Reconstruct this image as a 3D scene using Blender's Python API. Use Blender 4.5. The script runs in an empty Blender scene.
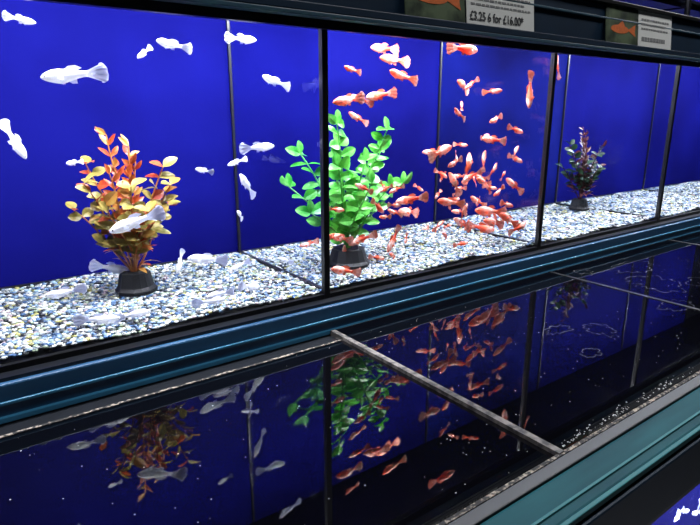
import bpy, math, random
import numpy as np
from mathutils import Vector, Matrix
random.seed(7); np.random.seed(7)
sc=bpy.context.scene
sc.view_settings.view_transform='Standard'
sc.view_settings.look='None'

# ---------------------------------------------------------------- materials
def newmat(name):
    m=bpy.data.materials.new(name); m.use_nodes=True
    nt=m.node_tree; b=nt.nodes['Principled BSDF']
    return m,nt,b
def solid(name,col,rough=.5,spec=.5,noise=0,nscale=40,metal=0):
    m,nt,b=newmat(name)
    b.inputs['Base Color'].default_value=(*col,1)
    b.inputs['Roughness'].default_value=rough
    b.inputs['Specular IOR Level'].default_value=spec
    b.inputs['Metallic'].default_value=metal
    if noise:
        tc=nt.nodes.new('ShaderNodeTexCoord'); n=nt.nodes.new('ShaderNodeTexNoise')
        n.inputs['Scale'].default_value=nscale; n.inputs['Detail'].default_value=5
        r=nt.nodes.new('ShaderNodeMix'); r.data_type='RGBA'
        r.inputs[6].default_value=(*[c*(1-noise) for c in col],1)
        r.inputs[7].default_value=(*[min(1,c*(1+noise)) for c in col],1)
        nt.links.new(tc.outputs['Object'],n.inputs['Vector'])
        nt.links.new(n.outputs['Fac'],r.inputs[0]); nt.links.new(r.outputs[2],b.inputs['Base Color'])
    return m
def twotone(name,c1,c2,scale,lo=.45,hi=.55,rough=.6,detail=4,stretch=(1,1,1),spec=.5):
    m,nt,b=newmat(name)
    tc=nt.nodes.new('ShaderNodeTexCoord'); mp=nt.nodes.new('ShaderNodeMapping')
    mp.inputs['Scale'].default_value=stretch
    n=nt.nodes.new('ShaderNodeTexNoise'); n.inputs['Scale'].default_value=scale; n.inputs['Detail'].default_value=detail
    r=nt.nodes.new('ShaderNodeValToRGB')
    r.color_ramp.elements[0].position=lo; r.color_ramp.elements[0].color=(*c1,1)
    r.color_ramp.elements[1].position=hi; r.color_ramp.elements[1].color=(*c2,1)
    nt.links.new(tc.outputs['Object'],mp.inputs['Vector']); nt.links.new(mp.outputs[0],n.inputs['Vector'])
    nt.links.new(n.outputs['Fac'],r.inputs[0]); nt.links.new(r.outputs[0],b.inputs['Base Color'])
    b.inputs['Roughness'].default_value=rough; b.inputs['Specular IOR Level'].default_value=spec
    return m
def glassmat(name,tint=(1,1,1),base=.03,gr=.6):
    m=bpy.data.materials.new(name); m.use_nodes=True; nt=m.node_tree; nt.nodes.clear()
    o=nt.nodes.new('ShaderNodeOutputMaterial'); t=nt.nodes.new('ShaderNodeBsdfTransparent')
    g=nt.nodes.new('ShaderNodeBsdfGlossy'); f=nt.nodes.new('ShaderNodeLayerWeight'); x=nt.nodes.new('ShaderNodeMixShader')
    f.inputs['Blend'].default_value=.5
    p=nt.nodes.new('ShaderNodeMath'); p.operation='POWER'; p.inputs[1].default_value=5
    q=nt.nodes.new('ShaderNodeMath'); q.operation='MULTIPLY_ADD'; q.inputs[1].default_value=gr; q.inputs[2].default_value=base
    nt.links.new(f.outputs['Facing'],p.inputs[0]); nt.links.new(p.outputs[0],q.inputs[0])
    t.inputs[0].default_value=(*tint,1); g.inputs['Roughness'].default_value=0
    nt.links.new(q.outputs[0],x.inputs[0]); nt.links.new(t.outputs[0],x.inputs[1]); nt.links.new(g.outputs[0],x.inputs[2])
    nt.links.new(x.outputs[0],o.inputs[0]); return m
def flesh(name,cols,fac,nscale=7,wob=.25):
    """translucent fish flesh: colour bands along the body (object X), broken up by noise"""
    m,nt,b=newmat(name)
    tc=nt.nodes.new('ShaderNodeTexCoord'); sx=nt.nodes.new('ShaderNodeSeparateXYZ')
    n=nt.nodes.new('ShaderNodeTexNoise'); n.inputs['Scale'].default_value=nscale; n.inputs['Detail'].default_value=3
    oi=nt.nodes.new('ShaderNodeObjectInfo')
    a=nt.nodes.new('ShaderNodeMath'); a.operation='MULTIPLY_ADD'; a.inputs[1].default_value=wob*2
    a2=nt.nodes.new('ShaderNodeMath'); a2.operation='MULTIPLY_ADD'; a2.inputs[1].default_value=.35; 
    r=nt.nodes.new('ShaderNodeValToRGB')
    e=r.color_ramp.elements
    while len(e)<len(cols): e.new(.5)
    for i,(p,c) in enumerate(cols): e[i].position=p; e[i].color=(*c,1)
    nt.links.new(tc.outputs['Object'],n.inputs['Vector']); nt.links.new(tc.outputs['Object'],sx.inputs[0])
    nt.links.new(n.outputs['Fac'],a.inputs[0]); nt.links.new(sx.outputs[0],a.inputs[2])
    nt.links.new(oi.outputs['Random'],a2.inputs[0]); nt.links.new(a.outputs[0],a2.inputs[2])
    s=nt.nodes.new('ShaderNodeMath'); s.operation='SUBTRACT'; s.inputs[1].default_value=wob+.175
    nt.links.new(a2.outputs[0],s.inputs[0]); nt.links.new(s.outputs[0],r.inputs[0])
    nt.links.new(r.outputs[0],b.inputs['Base Color']); b.inputs['Roughness'].default_value=.35
    tr=nt.nodes.new('ShaderNodeBsdfTranslucent'); nt.links.new(r.outputs[0],tr.inputs['Color'])
    mx=nt.nodes.new('ShaderNodeMixShader'); mx.inputs[0].default_value=fac
    out=nt.nodes['Material Output']
    nt.links.new(b.outputs[0],mx.inputs[1]); nt.links.new(tr.outputs[0],mx.inputs[2]); nt.links.new(mx.outputs[0],out.inputs[0])
    return m

M_blue=twotone('blue_backing',(.0014,.0014,.050),(.0026,.0030,.084),3.5,.36,.6,.8,3,spec=.02)  # darker mottling paints in the dark reflections on the front glass
M_blue_dim=twotone('blue_backing_dim',(.0012,.0014,.028),(.0026,.005,.085),2.4,.42,.60,.8,3,spec=.02)  # darkened copy of the backing: third tank's dimmer light put into the colour
M_glass=glassmat('tank_glass',(.97,.98,1),.012,.45)
M_div=glassmat('divider_glass',(.93,.95,1),.02,.45)
M_black=solid('black_silicone',(.004,.004,.005),.35)
M_blackm=solid('black_steel',(.005,.006,.009),.4,.4,.5,60)
M_teal=twotone('teal_painted_steel',(.009,.048,.115),(.018,.085,.18),6,.3,.7,.42,5,(1,6,6))
M_tealL=solid('teal_lip',(.03,.16,.29),.35,.5,.25,30)
M_navy=solid('navy_painted_steel',(.006,.022,.048),.45,.4,.3,20)
M_navyL=solid('navy_lip',(.04,.09,.13),.35)
M_green=twotone('teal_green_rail',(.004,.036,.048),(.009,.068,.080),7,.3,.7,.6,5,(1,6,6),.12)
M_greenL=solid('green_lip',(.02,.12,.13),.5,.2,.25,30)
M_rust=twotone('crusted_edge',(.012,.010,.010),(.36,.30,.24),260,.49,.64,.8,6,(1,1,1))
M_rust2=twotone('lime_scale_edge',(.025,.022,.022),(.17,.15,.135),120,.4,.65,.7,6)
M_lid,nt,b=newmat('cover_glass_over_dark_water')
b.inputs['Base Color'].default_value=(.0012,.0012,.002,1); b.inputs['Roughness'].default_value=.0
b.inputs['IOR'].default_value=1.62; b.inputs['Specular IOR Level'].default_value=.5
M_stain=solid('dried_water_mark',(.055,.058,.07),.6,.2)
M_speck=solid('dust',(.5,.5,.5),.7)
M_white=flesh('white_guppy_skin',[(0,(.97,.97,.98)),(.5,(.95,.95,.99)),(1,(.80,.82,.99))],.5)
M_whitef=flesh('white_guppy_fin',[(0,(.85,.87,.98)),(1,(.74,.77,.99))],.5)
M_red=flesh('red_guppy_skin',[(0,(.70,.13,.07)),(.2,(.80,.38,.30)),(.36,(.88,.62,.56)),(.48,(.74,.17,.09)),(.68,(.68,.07,.035)),(1,(.68,.07,.035))],.35,6,.22)
M_redf=flesh('red_guppy_fin',[(0,(.68,.13,.07)),(.7,(.68,.12,.06)),(.9,(.85,.42,.34)),(1,(.65,.15,.1))],.45,14,.2)
M_eye=solid('fish_eye',(.01,.01,.01),.1)
M_floor=solid('shop_floor',(.05,.05,.052),.5,.5,.3,8)
M_wall=solid('shop_wall',(.03,.032,.04),.8,.3,.2,5)
M_card=solid('card_white',(.78,.78,.74),.6,.3,.05,50)
M_cardp=twotone('printed_photo',(.02,.03,.02),(.12,.16,.09),25,.4,.6,.35)
M_ink=solid('print_ink',(.02,.02,.025),.6)
M_inkg=solid('print_ink_grey',(.22,.22,.22),.6)
M_orange=solid('printed_orange',(.7,.16,.04),.4,.5,.4,120)
M_pot=solid('black_plant_pot',(.005,.005,.007),.6,.3)

# ---------------------------------------------------------------- helpers
class MB:
    def __init__(s): s.v=[];s.f=[];s.m=[]
    def add(s,vs,fs,mi=0):
        o=len(s.v); s.v+= [tuple(v) for v in vs]; s.f+=[tuple(i+o for i in f) for f in fs]; s.m+=[mi]*len(fs)
    def box(s,x0,x1,y0,y1,z0,z1,mi=0):
        s.add([(x0,y0,z0),(x1,y0,z0),(x1,y1,z0),(x0,y1,z0),(x0,y0,z1),(x1,y0,z1),(x1,y1,z1),(x0,y1,z1)],
              [(0,3,2,1),(4,5,6,7),(0,1,5,4),(1,2,6,5),(2,3,7,6),(3,0,4,7)],mi)
    def tube(s,pts,r0,r1,n=7,mi=0):
        rings=[]; N=len(pts)
        for i,p in enumerate(pts):
            p=Vector(p); d=(Vector(pts[min(i+1,N-1)])-Vector(pts[max(i-1,0)])).normalized()
            a=d.orthogonal().normalized(); bb=d.cross(a); r=r0+(r1-r0)*i/(N-1)
            rings.append([p+a*r*math.cos(2*math.pi*k/n)+bb*r*math.sin(2*math.pi*k/n) for k in range(n)])
        vs=[v for rg in rings for v in rg]
        fs=[(i*n+k,i*n+(k+1)%n,(i+1)*n+(k+1)%n,(i+1)*n+k) for i in range(N-1) for k in range(n)]
        s.add(vs,fs,mi)
    def obj(s,name,mats,parent=None,smooth=False,bevel=0):
        me=bpy.data.meshes.new(name); me.from_pydata(s.v,[],s.f)
        for m in mats: me.materials.append(m)
        me.polygons.foreach_set('material_index',s.m)
        if smooth: me.polygons.foreach_set('use_smooth',[True]*len(s.f))
        me.update(); ob=bpy.data.objects.new(name,me); bpy.context.collection.objects.link(ob)
        if bevel:
            bv=ob.modifiers.new('b','BEVEL'); bv.width=bevel; bv.segments=2; bv.limit_method='ANGLE'
        if parent: ob.parent=parent
        return ob
def empty(name,loc=(0,0,0)):
    e=bpy.data.objects.new(name,None); e.empty_display_size=.05; bpy.context.collection.objects.link(e); e.location=loc; return e
def box(name,x0,x1,y0,y1,z0,z1,mat,parent=None,bevel=0):
    m=MB(); m.box(x0,x1,y0,y1,z0,z1); return m.obj(name,[mat],parent,False,bevel)
def area(name,loc,sx,sy,power,rot=(0,0,0),col=(1,1,1),parent=None):
    l=bpy.data.lights.new(name,'AREA'); l.shape='RECTANGLE'; l.size=sx; l.size_y=sy; l.energy=power; l.color=col
    o=bpy.data.objects.new(name,l); bpy.context.collection.objects.link(o); o.location=loc; o.rotation_euler=rot
    if parent:o.parent=parent
    return o

# world in metres: front glass of upper tank row is the plane y=0, floor z=0
ZG=1.219       # gravel level
ZT=1.546       # bottom edge of upper frame
XS=[-.07,.402,.868,1.312,1.77,2.23]
YB=.27
# ---------------------------------------------------------------- room
box('floor',-3,6,-3.2,.9,-.05,0,M_floor)
box('ceiling',-3,6,-3.2,.9,2.7,2.75,M_wall)
box('wall_back',-3,6,.8,.9,0,2.7,M_wall)
box('wall_front',-3,6,-3.2,-3.1,0,2.7,M_wall)
box('wall_left',-3.1,-3,-3.2,.9,0,2.7,M_wall)
box('wall_right',6,6.1,-3.2,.9,0,2.7,M_wall)
for cx in (-.6,1.4,3.4):
    e=empty('ceiling_light',(cx,-.5,2.66))
    m=MB(); m.box(-.62,.62,-.16,.16,0,.04); m.obj('housing',[M_card],e,False,.004)
    area('lamp',(0,0,-.012),1.1,.25,11,(0,0,0),(.95,.97,1),e)

# ---------------------------------------------------------------- gravel
ph=(1+5**.5)/2
IV=np.array([(-1,ph,0),(1,ph,0),(-1,-ph,0),(1,-ph,0),(0,-1,ph),(0,1,ph),(0,-1,-ph),(0,1,-ph),(ph,0,-1),(ph,0,1),(-ph,0,-1),(-ph,0,1)])/math.sqrt(1+ph*ph)
IF=np.array([(0,11,5),(0,5,1),(0,1,7),(0,7,10),(0,10,11),(1,5,9),(5,11,4),(11,10,2),(10,7,6),(7,1,8),(3,9,4),(3,4,2),(3,2,6),(3,6,8),(3,8,9),(4,9,5),(2,4,11),(6,2,10),(8,6,7),(9,8,1)])
M_grav,nt,b=newmat('aquarium_gravel')
at=nt.nodes.new('ShaderNodeAttribute'); at.attribute_name='Col'
nt.links.new(at.outputs['Color'],b.inputs['Base Color']); b.inputs['Roughness'].default_value=.45
PAL=np.array([(.85,.86,.80),(.58,.62,.62),(.26,.40,.56),(.05,.14,.32),(.012,.016,.03),(.50,.46,.14),(.40,.50,.34),(.16,.20,.26),(.55,.42,.44)])*.47
PW=np.array([.23,.14,.15,.13,.15,.06,.08,.06,.04]); PW/=PW.sum()
def gravel(x0,x1,y0,y1,sp,parent):
    gx=np.arange(x0+sp*.6,x1-sp*.5,sp); gy=np.arange(y0+sp*.6,y1-sp*.5,sp)
    X,Y=np.meshgrid(gx,gy); X=X.ravel(); Y=Y.ravel(); n=len(X)
    X=X+np.random.uniform(-.35,.35,n)*sp; Y=Y+np.random.uniform(-.35,.35,n)*sp
    Z=ZG-sp*.5+np.random.uniform(-.3,.3,n)*sp+.0025*np.sin(X*30)*np.cos(Y*40)
    S=np.random.uniform(.5,1.0,(n,3))*sp; S[:,2]*=.5
    ang=np.random.uniform(0,6.28,n); c=np.cos(ang);s=np.sin(ang)
    V=IV[None]*S[:,None,:]
    Vx=V[:,:,0]*c[:,None]-V[:,:,1]*s[:,None]; Vy=V[:,:,0]*s[:,None]+V[:,:,1]*c[:,None]
    V=np.stack([Vx+X[:,None],Vy+Y[:,None],V[:,:,2]+Z[:,None]],-1)
    V[:,:,0]=np.clip(V[:,:,0],x0,x1); V[:,:,1]=np.clip(V[:,:,1],y0,y1)
    V=V.reshape(-1,3)
    F=(IF[None]+(np.arange(n)*12)[:,None,None]).reshape(-1)
    me=bpy.data.meshes.new('gravel_bed'); me.vertices.add(n*12); me.vertices.foreach_set('co',V.ravel())
    nf=n*20; me.loops.add(nf*3); me.loops.foreach_set('vertex_index',F.astype(np.int32)); me.polygons.add(nf)
    me.polygons.foreach_set('loop_start',np.arange(0,nf*3,3,dtype=np.int32)); 
    me.update(calc_edges=True)
    ca=me.color_attributes.new('Col','FLOAT_COLOR','POINT')
    idx=np.random.choice(len(PAL),n,p=PW); C=PAL[idx]*np.random.uniform(.75,1.2,(n,1))
    C=np.concatenate([C,np.ones((n,1))],1); C=np.repeat(C,12,0)
    ca.data.foreach_set('color',C.ravel().astype(np.float32))
    me.materials.append(M_grav)
    ob=bpy.data.objects.new('gravel_bed',me); bpy.context.collection.objects.link(ob); ob.parent=parent

# ---------------------------------------------------------------- upper tanks
POW=[10.4,10.4,6.6,8,8]
for i in range(5):
    x0,x1=XS[i],XS[i+1]
    t=empty('fish_tank')
    box('front_glass',x0+.006,x1-.006,0,.004,ZG-.012,ZT+.03,M_glass,t)
    box('back_panel',x0+.001,x1-.001,YB,YB+.006,ZG-.014,ZT+.124,M_blue if i!=2 else M_blue_dim,t)
    if i==0: box('end_glass',x0,x0+.005,.004,YB,ZG-.012,ZT+.03,M_blue,t)
    box('divider_glass',x1-.003,x1+.003,.004,YB-.001,ZG-.012,ZT+.03,M_div,t)
    m=MB()
    m.box(x1-.0042,x1+.0042,-.0015,.006,ZG-.02,ZT+.02)
    m.box(x1-.002,x1+.002,YB-.004,YB-.0005,ZG-.012,ZT+.12)
    m.box(x1-.0032,x1+.0032,.007,YB-.006,ZG-.012,ZG-.0002)
    m.box(x0+.005,x1-.005,-.0015,.005,ZG-.02,ZG-.006)
    m.box(x0+.005,x1-.005,YB-.004,YB-.0005,ZG-.012,ZG+.0003)
    m.obj('silicone_seams',[M_black],t)
    box('base_panel',x0,x1,.004,YB,ZG-.028,ZG-.012,M_black,t)
    gravel(x0+.004,x1-.004,.0055,YB-.001,.0045 if i<2 else .0056,t)
    cx=(x0+x1)/2
    area('tank_lamp',(cx,.045,ZT+.105),(x1-x0)*.92,.05,POW[i],(math.radians(18),0,0),(.95,.97,1),t)
    m=MB(); m.box(x0+.01,x1-.01,.012,.078,ZT+.115,ZT+.123); m.obj('lamp_housing',[M_blackm],t)
box('tank_hood',-.9,2.6,.004,YB+.01,ZT+.1255,ZT+.130,M_blackm)

# ---------------------------------------------------------------- rack / frames
rk=empty('aquarium_rack')
X0,X1=-.9,2.6
box('rail_core',X0,X1,-.016,.0,1.166,ZG-.012,M_blackm,rk)
box('rail_face',X0,X1,-.024,-.016,1.170,1.204,M_teal,rk,.002)
box('rail_lip',X0,X1,-.0275,-.024,1.184,1.1875,M_tealL,rk,.0008)
box('rail_foot',X0,X1,-.028,-.016,1.1665,1.1725,M_tealL,rk,.001)
box('top_seal',X0,X1,-.010,-.0005,ZT-.001,ZT+.016,M_black,rk)
box('top_rail_face',X0,X1,-.014,-.0005,ZT+.016,ZT+.085,M_navy,rk,.003)
box('top_rail_ledge',X0,X1,-.030,-.014,ZT+.008,ZT+.013,M_navyL,rk,.001)
box('top_rail_ledge_back',X0,X1,-.030,-.012,ZT+.013,ZT+.022,M_navy,rk,.001)
box('top_rail_lip',X0,X1,-.018,-.014,ZT+.060,ZT+.064,M_navyL,rk,.001)
box('top_rail_cap',X0,X1,-.020,-.0005,ZT+.085,ZT+.092,M_black,rk,.001)
YF0,YF1=-.42,-.384
box('front_rail_top',X0,X1,YF0,YF1,1.158,1.170,M_green,rk,.003)
box('front_rail_lip',X0,X1,YF0+.010,YF0+.0125,1.170,1.1715,M_greenL,rk,.0005)
box('front_rail_bead',X0,X1,YF0-.002,YF0+.002,1.164,1.1695,M_greenL,rk,.0008)
box('front_rail_face',X0,X1,YF0-.004,YF0+.004,1.108,1.160,M_navy,rk,.002)
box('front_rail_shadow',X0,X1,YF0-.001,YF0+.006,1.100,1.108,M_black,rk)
box('rim_front',X0,X1,YF1,YF1+.012,1.150,1.171,M_blackm,rk,.001)
box('rim_back',X0,X1,-.052,-.016,1.150,1.1655,M_blackm,rk)
box('rim_crust_front',X0,X1,YF1+.012,YF1+.0155,1.160,1.1712,M_rust,rk)
box('rim_crust_back',X0,.39,-.0555,-.052,1.155,1.1680,M_rust,rk)
box('rear_board',X0,X1,.30,.32,.1,2.3,M_blackm,rk)
box('kick_plinth',X0,X1,-.40,.3,0,.12,M_black,rk)

# ---------------------------------------------------------------- lower tanks
LX=[-.52,.392,.868,1.312,1.77,2.23]
for i in range(5):
    x0,x1=LX[i],LX[i+1]
    t=empty('fish_tank')
    zt=1.168 if i==0 else 1.1715
    yb=-.057 if i==0 else -.022
    box('cover_glass',x0+.004,x1-.004,YF1+.016,yb,zt-.006,zt,M_lid,t)
    m=MB()
    m.box(x1-.004,x1+.003,YF1+.014,-.02,zt-.004,1.1722)
    m.obj('cover_edge',[M_rust2 if i==0 else M_black],t)
    if i>0:
        m=MB(); m.box(x0+.004,x1-.004,yb,yb+.003,zt-.004,zt+.0008); m.obj('cover_back_edge',[M_rust2],t)
    box('front_glass',x0+.006,x1-.006,YF0+.004,YF0+.009,.60,1.11,M_glass,t)
    box('back_panel',x0,x1,-.25,-.245,.60,1.14,M_blue,t)
    box('divider_glass',x1-.003,x1+.003,YF0+.009,-.25,.60,1.14,M_div,t)
    box('base_panel',x0,x1,YF0,-.25,.58,.60,M_black,t)
    box('front_frame',x0,x1,YF0-.004,YF0+.004,.54,.60,M_navy,t)
    area('tank_lamp',((x0+x1)/2,YF0+.045,1.135),(x1-x0)*.9,.04,22,(math.radians(8),0,0),(.95,.97,1),t)

# third row above
for i in range(5):
    x0,x1=XS[i],XS[i+1]
    t=empty('fish_tank')
    za=ZT+.14
    box('front_glass',x0+.004,x1-.004,0,.004,za-.048,za+.28,M_glass,t)
    box('back_panel',x0,x1,.20,.205,za-.009,za+.3,M_blue,t)
    box('top_rail',x0,x1,-.02,.205,za+.28,za+.34,M_navy,t)
    box('divider_glass',x1-.003,x1+.003,.004,.2,za-.008,za+.28,M_div,t)
    box('front_seam',x1-.005,x1+.005,-.002,.006,za-.045,za+.28,M_black,t)
    area('tank_lamp',((x0+x1)/2,.05,za+.27),.4,.04,6,(math.radians(12),0,0),(.95,.97,1),t)

# ---------------------------------------------------------------- fish
def fish_mesh(name,mats,bend):
    P=[(0,.004,-.005),(.02,.026,0),(.055,.044,0),(.11,.066,.004),(.19,.086,.004),(.28,.095,0),(.37,.087,0),(.46,.068,.004),(.55,.050,.008),(.62,.040,.01),(.68,.038,.01)]
    def c(s): return bend*math.sin((s-.3)*3.2)*max(0,s-.15)
    m=MB(); n=12; vs=[]
    for s,h,z in P:
        w=h*(.75 if s<.45 else .75-.7*(s-.45))
        for k in range(n):
            a=2*math.pi*k/n; vs.append((s,c(s)+w*math.cos(a),z+h*math.sin(a)))
    fs=[(i*n+k,i*n+(k+1)%n,(i+1)*n+(k+1)%n,(i+1)*n+k) for i in range(len(P)-1) for k in range(n)]
    fs.append(tuple(range(n))[::-1])
    m.add(vs,fs,0)
    nr=11; cols=[(.65,.034),(.72,.054),(.80,.084),(.88,.110),(.95,.125),(1.0,.13)]
    vs=[]
    for s,h in cols:
        for k in range(nr):
            u=-1+2*k/(nr-1); ss=s-(.08*u**4 if s>.9 else 0)
            vs.append((ss,c(ss)+.007*math.sin(k*2.1+s*9)*(s-.62)*5,.01+u*h))
    m.add(vs,[(i*nr+k,i*nr+k+1,(i+1)*nr+k+1,(i+1)*nr+k) for i in range(len(cols)-1) for k in range(nr-1)],1)
    def fin(pts): m.add(pts,[tuple(range(len(pts)))],1)
    fin([(.36,c(.36),.084),(.43,c(.43),.125),(.54,c(.54)+.01,.13),(.62,c(.62),.09),(.52,c(.52),.055)])
    fin([(.40,c(.4),-.074),(.45,c(.45),-.105),(.52,c(.52),-.105),(.52,c(.52),-.045)])
    for sg in (-1,1):
        fin([(.21,c(.21)+sg*.06,-.02),(.30,c(.30)+sg*.10,-.05),(.31,c(.31)+sg*.09,.0),(.24,c(.24)+sg*.065,.01)])
        fin([(.27,c(.27)+sg*.03,-.085),(.33,c(.33)+sg*.04,-.11),(.34,c(.34)+sg*.03,-.085)])
        r=.013; ev=[];ef=[]
        for a in range(5):
            th=math.pi*a/4
            for k in range(8):
                p=2*math.pi*k/8; ev.append((.055+r*math.sin(th)*math.cos(p),c(.06)+sg*.028+r*math.cos(th)*.6,.010+r*math.sin(th)*math.sin(p)))
        for a in range(4):
            for k in range(8): ef.append((a*8+k,a*8+(k+1)%8,(a+1)*8+(k+1)%8,(a+1)*8+k))
        m.add(ev,ef,2)
    me=bpy.data.meshes.new(name); me.from_pydata(m.v,[],m.f)
    for mt in mats: me.materials.append(mt)
    me.polygons.foreach_set('material_index',m.m); me.polygons.foreach_set('use_smooth',[True]*len(m.f)); me.update()
    return me
WM=[fish_mesh('white_fish_body',[M_white,M_whitef,M_eye],b) for b in (-.2,0,.2)]
RM=[fish_mesh('red_fish_body',[M_red,M_redf,M_eye],b) for b in (-.2,0,.2)]
def place(me,head,tail,parent,fat=1.0):
    h=Vector(head);t=Vector(tail); d=(t-h); L=d.length
    d.normalize(); up=Vector((0,0,1))
    if abs(d.z)>.9: up=Vector((1,0,.3))
    yv=up.cross(d).normalized(); zv=d.cross(yv)
    if zv.z<0: zv=-zv; yv=-yv
    R=Matrix((d,yv,zv)).transposed().to_4x4()
    ob=bpy.data.objects.new('fish',me); bpy.context.collection.objects.link(ob)
    w=max(L,.026)*fat
    ob.matrix_world=Matrix.Translation(h)@R@Matrix.Diagonal((L,w,w,1)); ob.parent=parent
    return ob
WF=[(98,283,160,289,50),(82,201,64,242,108),(103,335,73,338,61),(212,324,251,317,43),(212,311,230,325,110),(349,337,305,336,74),(348,294,388,280,64),(250,185,273,179,51),(366,207,319,204,72),(355,173,386,182,194),(313,174,337,140,68),(317,123,333,107,91),(145,122,205,140,47),(189,46,139,63,150),(242,39,262,68,130),(236,75,287,64,65),(319,31,351,41,124),(74,60,114,62,48),
(142,28,96,33,26),(265,27,223,29,21),(317,31,276,44,22),(127,191,146,192,147),(372,52,391,43,73),(177,27,135,27,34),(241,34,277,35,25)]
RF=[(476,311,507,303,66),(613,354,679,353,179),(611,336,679,331,147),(560,309,614,294,68),(535,271,595,279,88),(453,263,513,270,55),(521,250,556,231,114),(706,342,637,342,27),(803,307,859,287,164),(758,284,725,280,22),(830,256,838,318,20),(661,198,596,183,27),(759,207,814,200,54),(845,215,806,226,38),(786,233,825,244,62),(841,164,807,178,30),(652,167,690,178,30),(685,154,714,112,53),(850,174,849,111,160),(742,141,788,125,49),(739,189,727,154,27),(822,162,806,131,70),(800,139,839,110,26),(825,193,795,173,25),(716,138,760,153,55),(559,118,617,122,38),(722,63,799,47,227),(629,116,684,105,25),(518,108,490,131,19),(684,104,677,77,19),(520,83,579,86,156),(530,69,569,74,135),(452,76,498,59,65),(492,54,538,69,70),(567,32,591,74,69),(505,31,476,53,79),(424,39,473,25,24),(767,81,849,67,65),(767,66,834,47,45),(850,31,779,47,87),(795,77,849,47,34),(743,65,790,37,91),(859,55,810,39,20),(580,50,585,67,43),(472,34,512,37,183),(664,256,692,237,35),(722,287,750,304,62),(782,108,813,123,39),(753,176,796,178,188),(511,274,553,261,96),(855,81,815,92,55),(808,96,849,73,117),(466,154,495,140,21),(679,52,709,37,65)]
ws=empty('school_of_white_guppies')
for k,(a,b_,c_,d_,y) in enumerate(WF):
    dy=random.uniform(-6,6)
    place(WM[k%3],(a/1000,(y+dy)/1000,1.2+b_/1000),(c_/1000,(y-dy)/1000,1.2+d_/1000),ws,1.2)
rs=empty('school_of_red_guppies')
for k,(a,b_,c_,d_,y) in enumerate(RF):
    dy=random.uniform(-6,6)
    place(RM[k%3],(a/1000,(y+dy)/1000,1.2+b_/1000),(c_/1000,(y-dy)/1000,1.2+d_/1000),rs,1.15)
place(RM[0],(.915,.03,1.55),(.918,.03,1.505),rs)
rr=random.Random(21)
for k in range(30):
    x=rr.gauss(.765,.05); x=min(.83,max(.64,x)); y=rr.uniform(.03,.18); z=1.2+min(.30,max(.035,rr.gauss(.105,.065))); a=rr.uniform(0,6.28); l=rr.uniform(.028,.040)
    place(RM[k%3],(x,y,z),(x+l*math.cos(a),y+rr.uniform(-.01,.01),max(1.232,z+l*.6*math.sin(a))),rs,1.15)
for k in range(10):
    x=rr.uniform(.45,.62); y=rr.uniform(.01,.05); z=rr.uniform(1.235,1.34); a=rr.uniform(0,6.28); l=rr.uniform(.027,.037)
    place(RM[k%3],(x,y,z),(x+l*math.cos(a),y,max(1.232,z+l*.5*math.sin(a))),rs,1.15)
us=empty('school_of_red_guppies')
for k in range(30):
    x=random.uniform(.9,2.1); y=random.uniform(.02,.1); z=1.2+random.uniform(.495,.56); s=random.choice((-1,1))
    place(RM[k%3],(x,y,z),(x+s*.035,y,z+random.uniform(-.01,.01)),us,1.1)
ls=empty('school_of_white_guppies')
for k in range(90):
    x=random.uniform(.45,1.25); y=random.uniform(-.40,-.27); z=random.uniform(.7,1.095); s=random.choice((-1,1))
    place(WM[k%3],(x,y,z),(x+s*.03,y,z+random.uniform(-.02,.02)),ls,1.1)

# ---------------------------------------------------------------- plants
def leaf(m,base,d,nrm,L,W,mi,curl=.25,round_=False):
    d=d.normalized(); side=d.cross(nrm).normalized(); up=side.cross(d).normalized()
    prof=[(0,.06),(.15,.55),(.35,.95),(.55,1),(.75,.82),(.9,.5),(1,.08)] if round_ else [(0,.06),(.2,.6),(.45,1),(.7,.75),(.88,.38),(1,.03)]
    vs=[]
    for s,w in prof:
        c=base+d*L*s+up*L*(-curl*s*s)
        vs+=[c-side*W*w*.5+up*W*.12*w,c,c+side*W*w*.5+up*W*.12*w]
    fs=[]
    for i in range(len(prof)-1):
        fs+=[(i*3,i*3+1,i*3+4,i*3+3),(i*3+1,i*3+2,i*3+5,i*3+4)]
    m.add(vs,fs,mi)
def rnd(): return Vector((random.uniform(-1,1),random.uniform(-1,1),random.uniform(-1,1)))
def pot(m,r,mi):
    n=16; pr=[(r*1.15,0),(r*1.15,.004),(r,.008),(r*.82,.026),(r*.6,.028),(0.001,.026)]
    vs=[(a*math.cos(2*math.pi*k/n)*(1+.06*math.sin(k*3)),a*math.sin(2*math.pi*k/n),z) for a,z in pr for k in range(n)]
    m.add(vs,[(i*n+k,i*n+(k+1)%n,(i+1)*n+(k+1)%n,(i+1)*n+k) for i in range(len(pr)-1) for k in range(n)],mi)
def stempath(lean,h,wob):
    pts=[]
    for i in range(12):
        s=i/11; pts.append(Vector((lean[0]*s**1.4+wob*math.sin(s*5),lean[1]*s**1.4,.02+h*s)))
    return pts
def leaf_mat(name,c1,c2,fac=.3):
    m=twotone(name,c1,c2,60,.35,.65,.35); nt=m.node_tree; b=nt.nodes['Principled BSDF']
    tr=nt.nodes.new('ShaderNodeBsdfTranslucent'); mx=nt.nodes.new('ShaderNodeMixShader'); mx.inputs[0].default_value=fac
    nt.links.new(b.inputs['Base Color'].links[0].from_socket,tr.inputs['Color'])
    nt.links.new(b.outputs[0],mx.inputs[1]); nt.links.new(tr.outputs[0],mx.inputs[2]); nt.links.new(mx.outputs[0],nt.nodes['Material Output'].inputs[0])
    return m
L_red=leaf_mat('leaf_red_orange',(.30,.025,.012),(.42,.095,.018))
L_yel=leaf_mat('leaf_yellow_green',(.19,.17,.03),(.38,.29,.08))
L_org=leaf_mat('leaf_copper',(.38,.12,.015),(.42,.26,.06))
L_grn=leaf_mat('leaf_bright_green',(.02,.30,.02),(.20,.64,.12))
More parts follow.
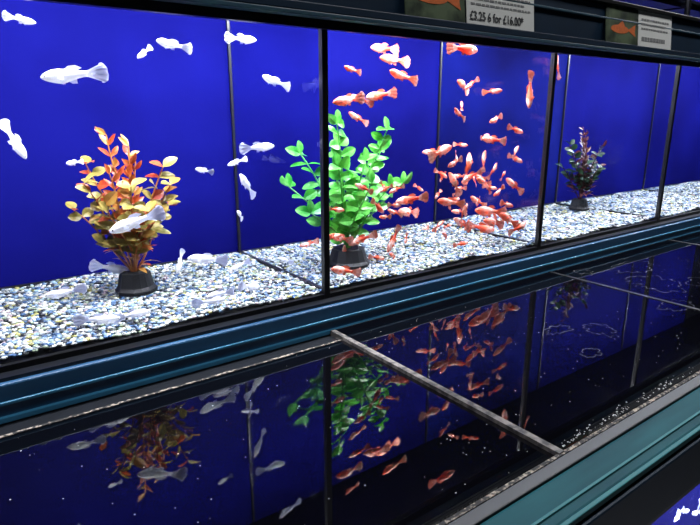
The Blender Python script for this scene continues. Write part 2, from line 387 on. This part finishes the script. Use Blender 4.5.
L_grn2=leaf_mat('leaf_mid_green',(.02,.22,.012),(.09,.42,.04))
S_grn=solid('stem_green',(.08,.35,.05),.4)
S_red=solid('stem_red',(.36,.12,.02),.4)
L_drk=leaf_mat('leaf_red_shaded',(.035,.007,.008),(.07,.015,.015))  # darkened red and green leaves: dim light of the third tank painted in
L_dgr=leaf_mat('leaf_green_shaded',(.008,.025,.012),(.015,.04,.02))

def copper_plant(loc,mats,scale=1):
    m=MB(); pot(m,.022,0)
    stems=[((-.055,-.01),.125,1),((-.036,.02),.145,1),((.056,0),.115,1),((.042,-.02),.14,1),((-.012,.0),.18,0),((.010,.01),.165,0),((-.026,-.02),.135,0),((.022,.02),.145,0),((.0,-.03),.12,1),((-.064,.02),.09,1),((.062,.02),.085,1),((.012,-.04),.09,2),((-.03,-.03),.10,1),((.03,-.03),.09,1)]
    for (lean,h,kind) in stems:
        pts=stempath(lean,h,random.uniform(-.006,.006)); m.tube(pts,.0016,.0008,6,1)
        nn=8 if kind!=0 else 10
        for j in range(nn):
            s=.35+.65*j/(nn-1); q=s*11; i=min(int(q),10); p=pts[i].lerp(pts[i+1],q-i)
            for sg in (-1,1):
                ang=random.uniform(0,math.pi)
                out=Vector((math.cos(ang)*sg,math.sin(ang)*sg*.7,random.uniform(.0,.9)))
                if kind==0: leaf(m,p,out+Vector((0,0,.5)),Vector((0,-1,.6))+rnd()*.5,random.uniform(.013,.021),random.uniform(.006,.009),random.choice((2,2,4)),.15)
                else: leaf(m,p,out,Vector((0,-.7,1))+rnd()*.6,random.uniform(.015,.022),random.uniform(.011,.014),random.choice((3,3,3,3,4,2)),.25,True)
    for j in range(26):
        a=random.uniform(0,6.28); p=Vector((math.cos(a)*.012,math.sin(a)*.012,random.uniform(.03,.08)))
        leaf(m,p,Vector((math.cos(a),math.sin(a),random.uniform(-.1,1))),Vector((0,0,1))+rnd()*.3,random.uniform(.018,.03),.008,random.choice((2,4)),.3)
    o=m.obj('aquarium_plant',mats,None,False); o.location=loc; o.scale=(scale,)*3
    return o
copper_plant((.194,.147,ZG),[M_pot,S_red,L_red,L_yel,L_org],1.02)
copper_plant((1.265,.17,ZG),[M_pot,L_drk,L_drk,L_dgr,L_drk],.95)
def green_plant(loc):
    m=MB(); pot(m,.03,0)
    stems=[((-.085,.03),.105),((-.055,.05),.15),((-.02,.0),.195),((-.035,-.02),.135),((.0,.03),.165),((.03,-.01),.14),((.070,.0),.185),((.085,.02),.15),((.06,-.03),.10),((.01,-.04),.11),((-.07,-.01),.07),((.10,-.01),.10)]
    for lean,h in stems:
        pts=stempath(lean,h,random.uniform(-.006,.006)); m.tube(pts,.0018,.001,6,1)
        nn=max(4,int(h/.0185))
        for j in range(nn):
            s=.28+.72*j/(nn-1); q=s*11; i=min(int(q),10); p=pts[i].lerp(pts[i+1],q-i)
            for sg in (-1,1):
                out=Vector((sg,random.uniform(-.7,.7),random.uniform(-.1,.8)))
                leaf(m,p,out,Vector((0,-1,.55))+rnd()*.8,random.uniform(.018,.027),random.uniform(.013,.017),random.choice((2,2,3)),.25,True)
        leaf(m,pts[-1],Vector((random.uniform(-.3,.3),0,1)),Vector((0,-1,.2)),.02,.012,2,.1,True)
    o=m.obj('aquarium_plant',[M_pot,S_grn,L_grn,L_grn2],None,False); o.location=loc; return o
green_plant((.503,.090,ZG))

# ---------------------------------------------------------------- water marks and dust on the cover glass
def stain(m,cx,cy,rx,ry,seed,z=1.1718):
    r=random.Random(seed); n=90; ph=[(r.uniform(.05,.22)/k**.5,r.uniform(0,6.28)) for k in range(2,16)]
    P=[]
    for i in range(n):
        a=2*math.pi*i/n; q=1+sum(A*math.sin((k+2)*a+p) for k,(A,p) in enumerate(ph))
        P.append((cx+rx*q*math.cos(a),cy+ry*q*math.sin(a)))
    w=.0008; vs=[];fs=[]
    for i in range(n):
        x,y=P[i]; dx,dy=cx-x,cy-y; l=math.hypot(dx,dy)+1e-6
        ww=w*r.uniform(.5,2.2)
        vs+=[(x,y,z),(x+dx/l*ww,y+dy/l*ww,z)]
    for i in range(n):
        if r.random()<.12: continue
        j=(i+1)%n; fs.append((2*i,2*j,2*j+1,2*i+1))
    m.add(vs,fs,0)
m=MB()
for k,(cx,cy,rx,ry) in enumerate([(.634,-.203,.022,.011),(.679,-.236,.018,.022),(.917,-.063,.02,.012),(.95,-.176,.045,.04),(1.02,-.10,.05,.03),(.60,-.27,.016,.010),(.86,-.25,.03,.02),(1.05,-.24,.06,.04)]):
    stain(m,cx,cy,rx,ry,k+3)
m.obj('dried_water_marks',[M_stain])
m=MB()
for k in range(420):
    x=random.uniform(-.3,1.3); y=random.uniform(-.365,-.06); z=1.1683 if x<.385 else 1.1718
    if .384<x<.4: continue
    s=random.uniform(.0002,.0006)
    m.add([(x-s,y-s,z),(x+s,y-s*.6,z),(x+s*.7,y+s,z),(x-s,y+s*.7,z)],[(0,1,2,3)])
for k in range(240):
    x=random.gauss(.44,.12) if k%2 else random.uniform(.38,1.1); y=-.366+abs(random.gauss(0,.004)); z=1.1718
    if x<.4: continue
    s=random.uniform(.0003,.0009)
    m.add([(x-s,y-s,z),(x+s,y-s*.6,z),(x+s*.7,y+s,z),(x-s,y+s*.7,z),(x,y,z+s)],[(0,1,4),(1,2,4),(2,3,4),(3,0,4)])
m.obj('dust_specks',[M_speck])

# ---------------------------------------------------------------- cards on the top ledge
def text(body,size,loc,mat,parent,sx=1):
    cu=bpy.data.curves.new('lettering','FONT'); cu.body=body; cu.size=size; cu.extrude=.0002; cu.materials.append(mat)
    cu.offset=size*.012
    o=bpy.data.objects.new('lettering',cu); bpy.context.collection.objects.link(o); o.parent=parent
    o.location=loc; o.rotation_euler=(math.pi/2,0,0); o.scale=(sx,1,1); return o
def card(name,x0,x1,z0,z1,mat,tilt=-6):
    e=empty(name,(x0,-.022,z0)); e.rotation_euler=(math.radians(tilt),0,0)
    m=MB(); m.box(0,x1-x0,0,.0015,0,z1-z0); m.obj('sheet',[mat],e,False,.0005)
    return e,x1-x0,z1-z0
def photo_card(x0,x1,z0,z1):
    e,w,h=card('fish_photo_card',x0,x1,z0,z1,M_cardp)
    m=MB(); n=18
    pts=[(w*(.42+.28*math.cos(2*math.pi*k/n)),-.0004,h*(.34+.10*math.sin(2*math.pi*k/n))) for k in range(n)]
    m.add(pts,[tuple(range(n))])
    m.add([(w*.66,-.0005,h*.34),(w*.92,-.0005,h*.5),(w*.9,-.0005,h*.34),(w*.92,-.0005,h*.2)],[(0,3,2,1)])
    m.add([(w*.35,-.0005,h*.43),(w*.5,-.0005,h*.55),(w*.58,-.0005,h*.42)],[(0,2,1)])
    m.obj('printed_fish',[M_orange],e)
def bars(e,rows):
    m=MB()
    for (z,h,x0,x1) in rows:
        x=x0
        while x<x1:
            l=random.uniform(.004,.011); l=min(l,x1-x)
            m.box(x,x+l,-.0006,-.0002,z,z+h); x+=l+.0022
    m.obj('small_print',[M_inkg],e)
zc=ZT+.022
photo_card(.512,.622,zc+.001,zc+.078)
e,w,h=card('price_card',.626,.776,zc+.001,zc+.078,M_card)
text('£3.25 6 for £16.00*',.0165,(.005,-.0006,.006),M_ink,e,.9)
bars(e,[(.026,.0025,.008,.14),(.033,.0025,.008,.125),(.040,.0025,.008,.14),(.050,.004,.02,.12)])
photo_card(.978,1.085,zc+.001,zc+.072)
e,w,h=card('price_card',1.088,1.215,zc+.001,zc+.070,M_card)
bars(e,[(.010,.007,.012,.10),(.030,.003,.01,.11),(.038,.003,.01,.10),(.046,.003,.01,.115)])

# ---------------------------------------------------------------- world + camera
w=bpy.data.worlds.new('World'); sc.world=w; w.use_nodes=True
w.node_tree.nodes['Background'].inputs[0].default_value=(.5,.6,.8,1); w.node_tree.nodes['Background'].inputs[1].default_value=.05
cd=bpy.data.cameras.new('camera'); cd.sensor_width=36; cd.lens=36*561/700; cd.clip_start=.01
cam=bpy.data.objects.new('camera',cd); bpy.context.collection.objects.link(cam)
cam.location=(0,-.6,1.45); cam.rotation_euler=(math.radians(75),0,math.radians(-36.3))
sc.camera=cam
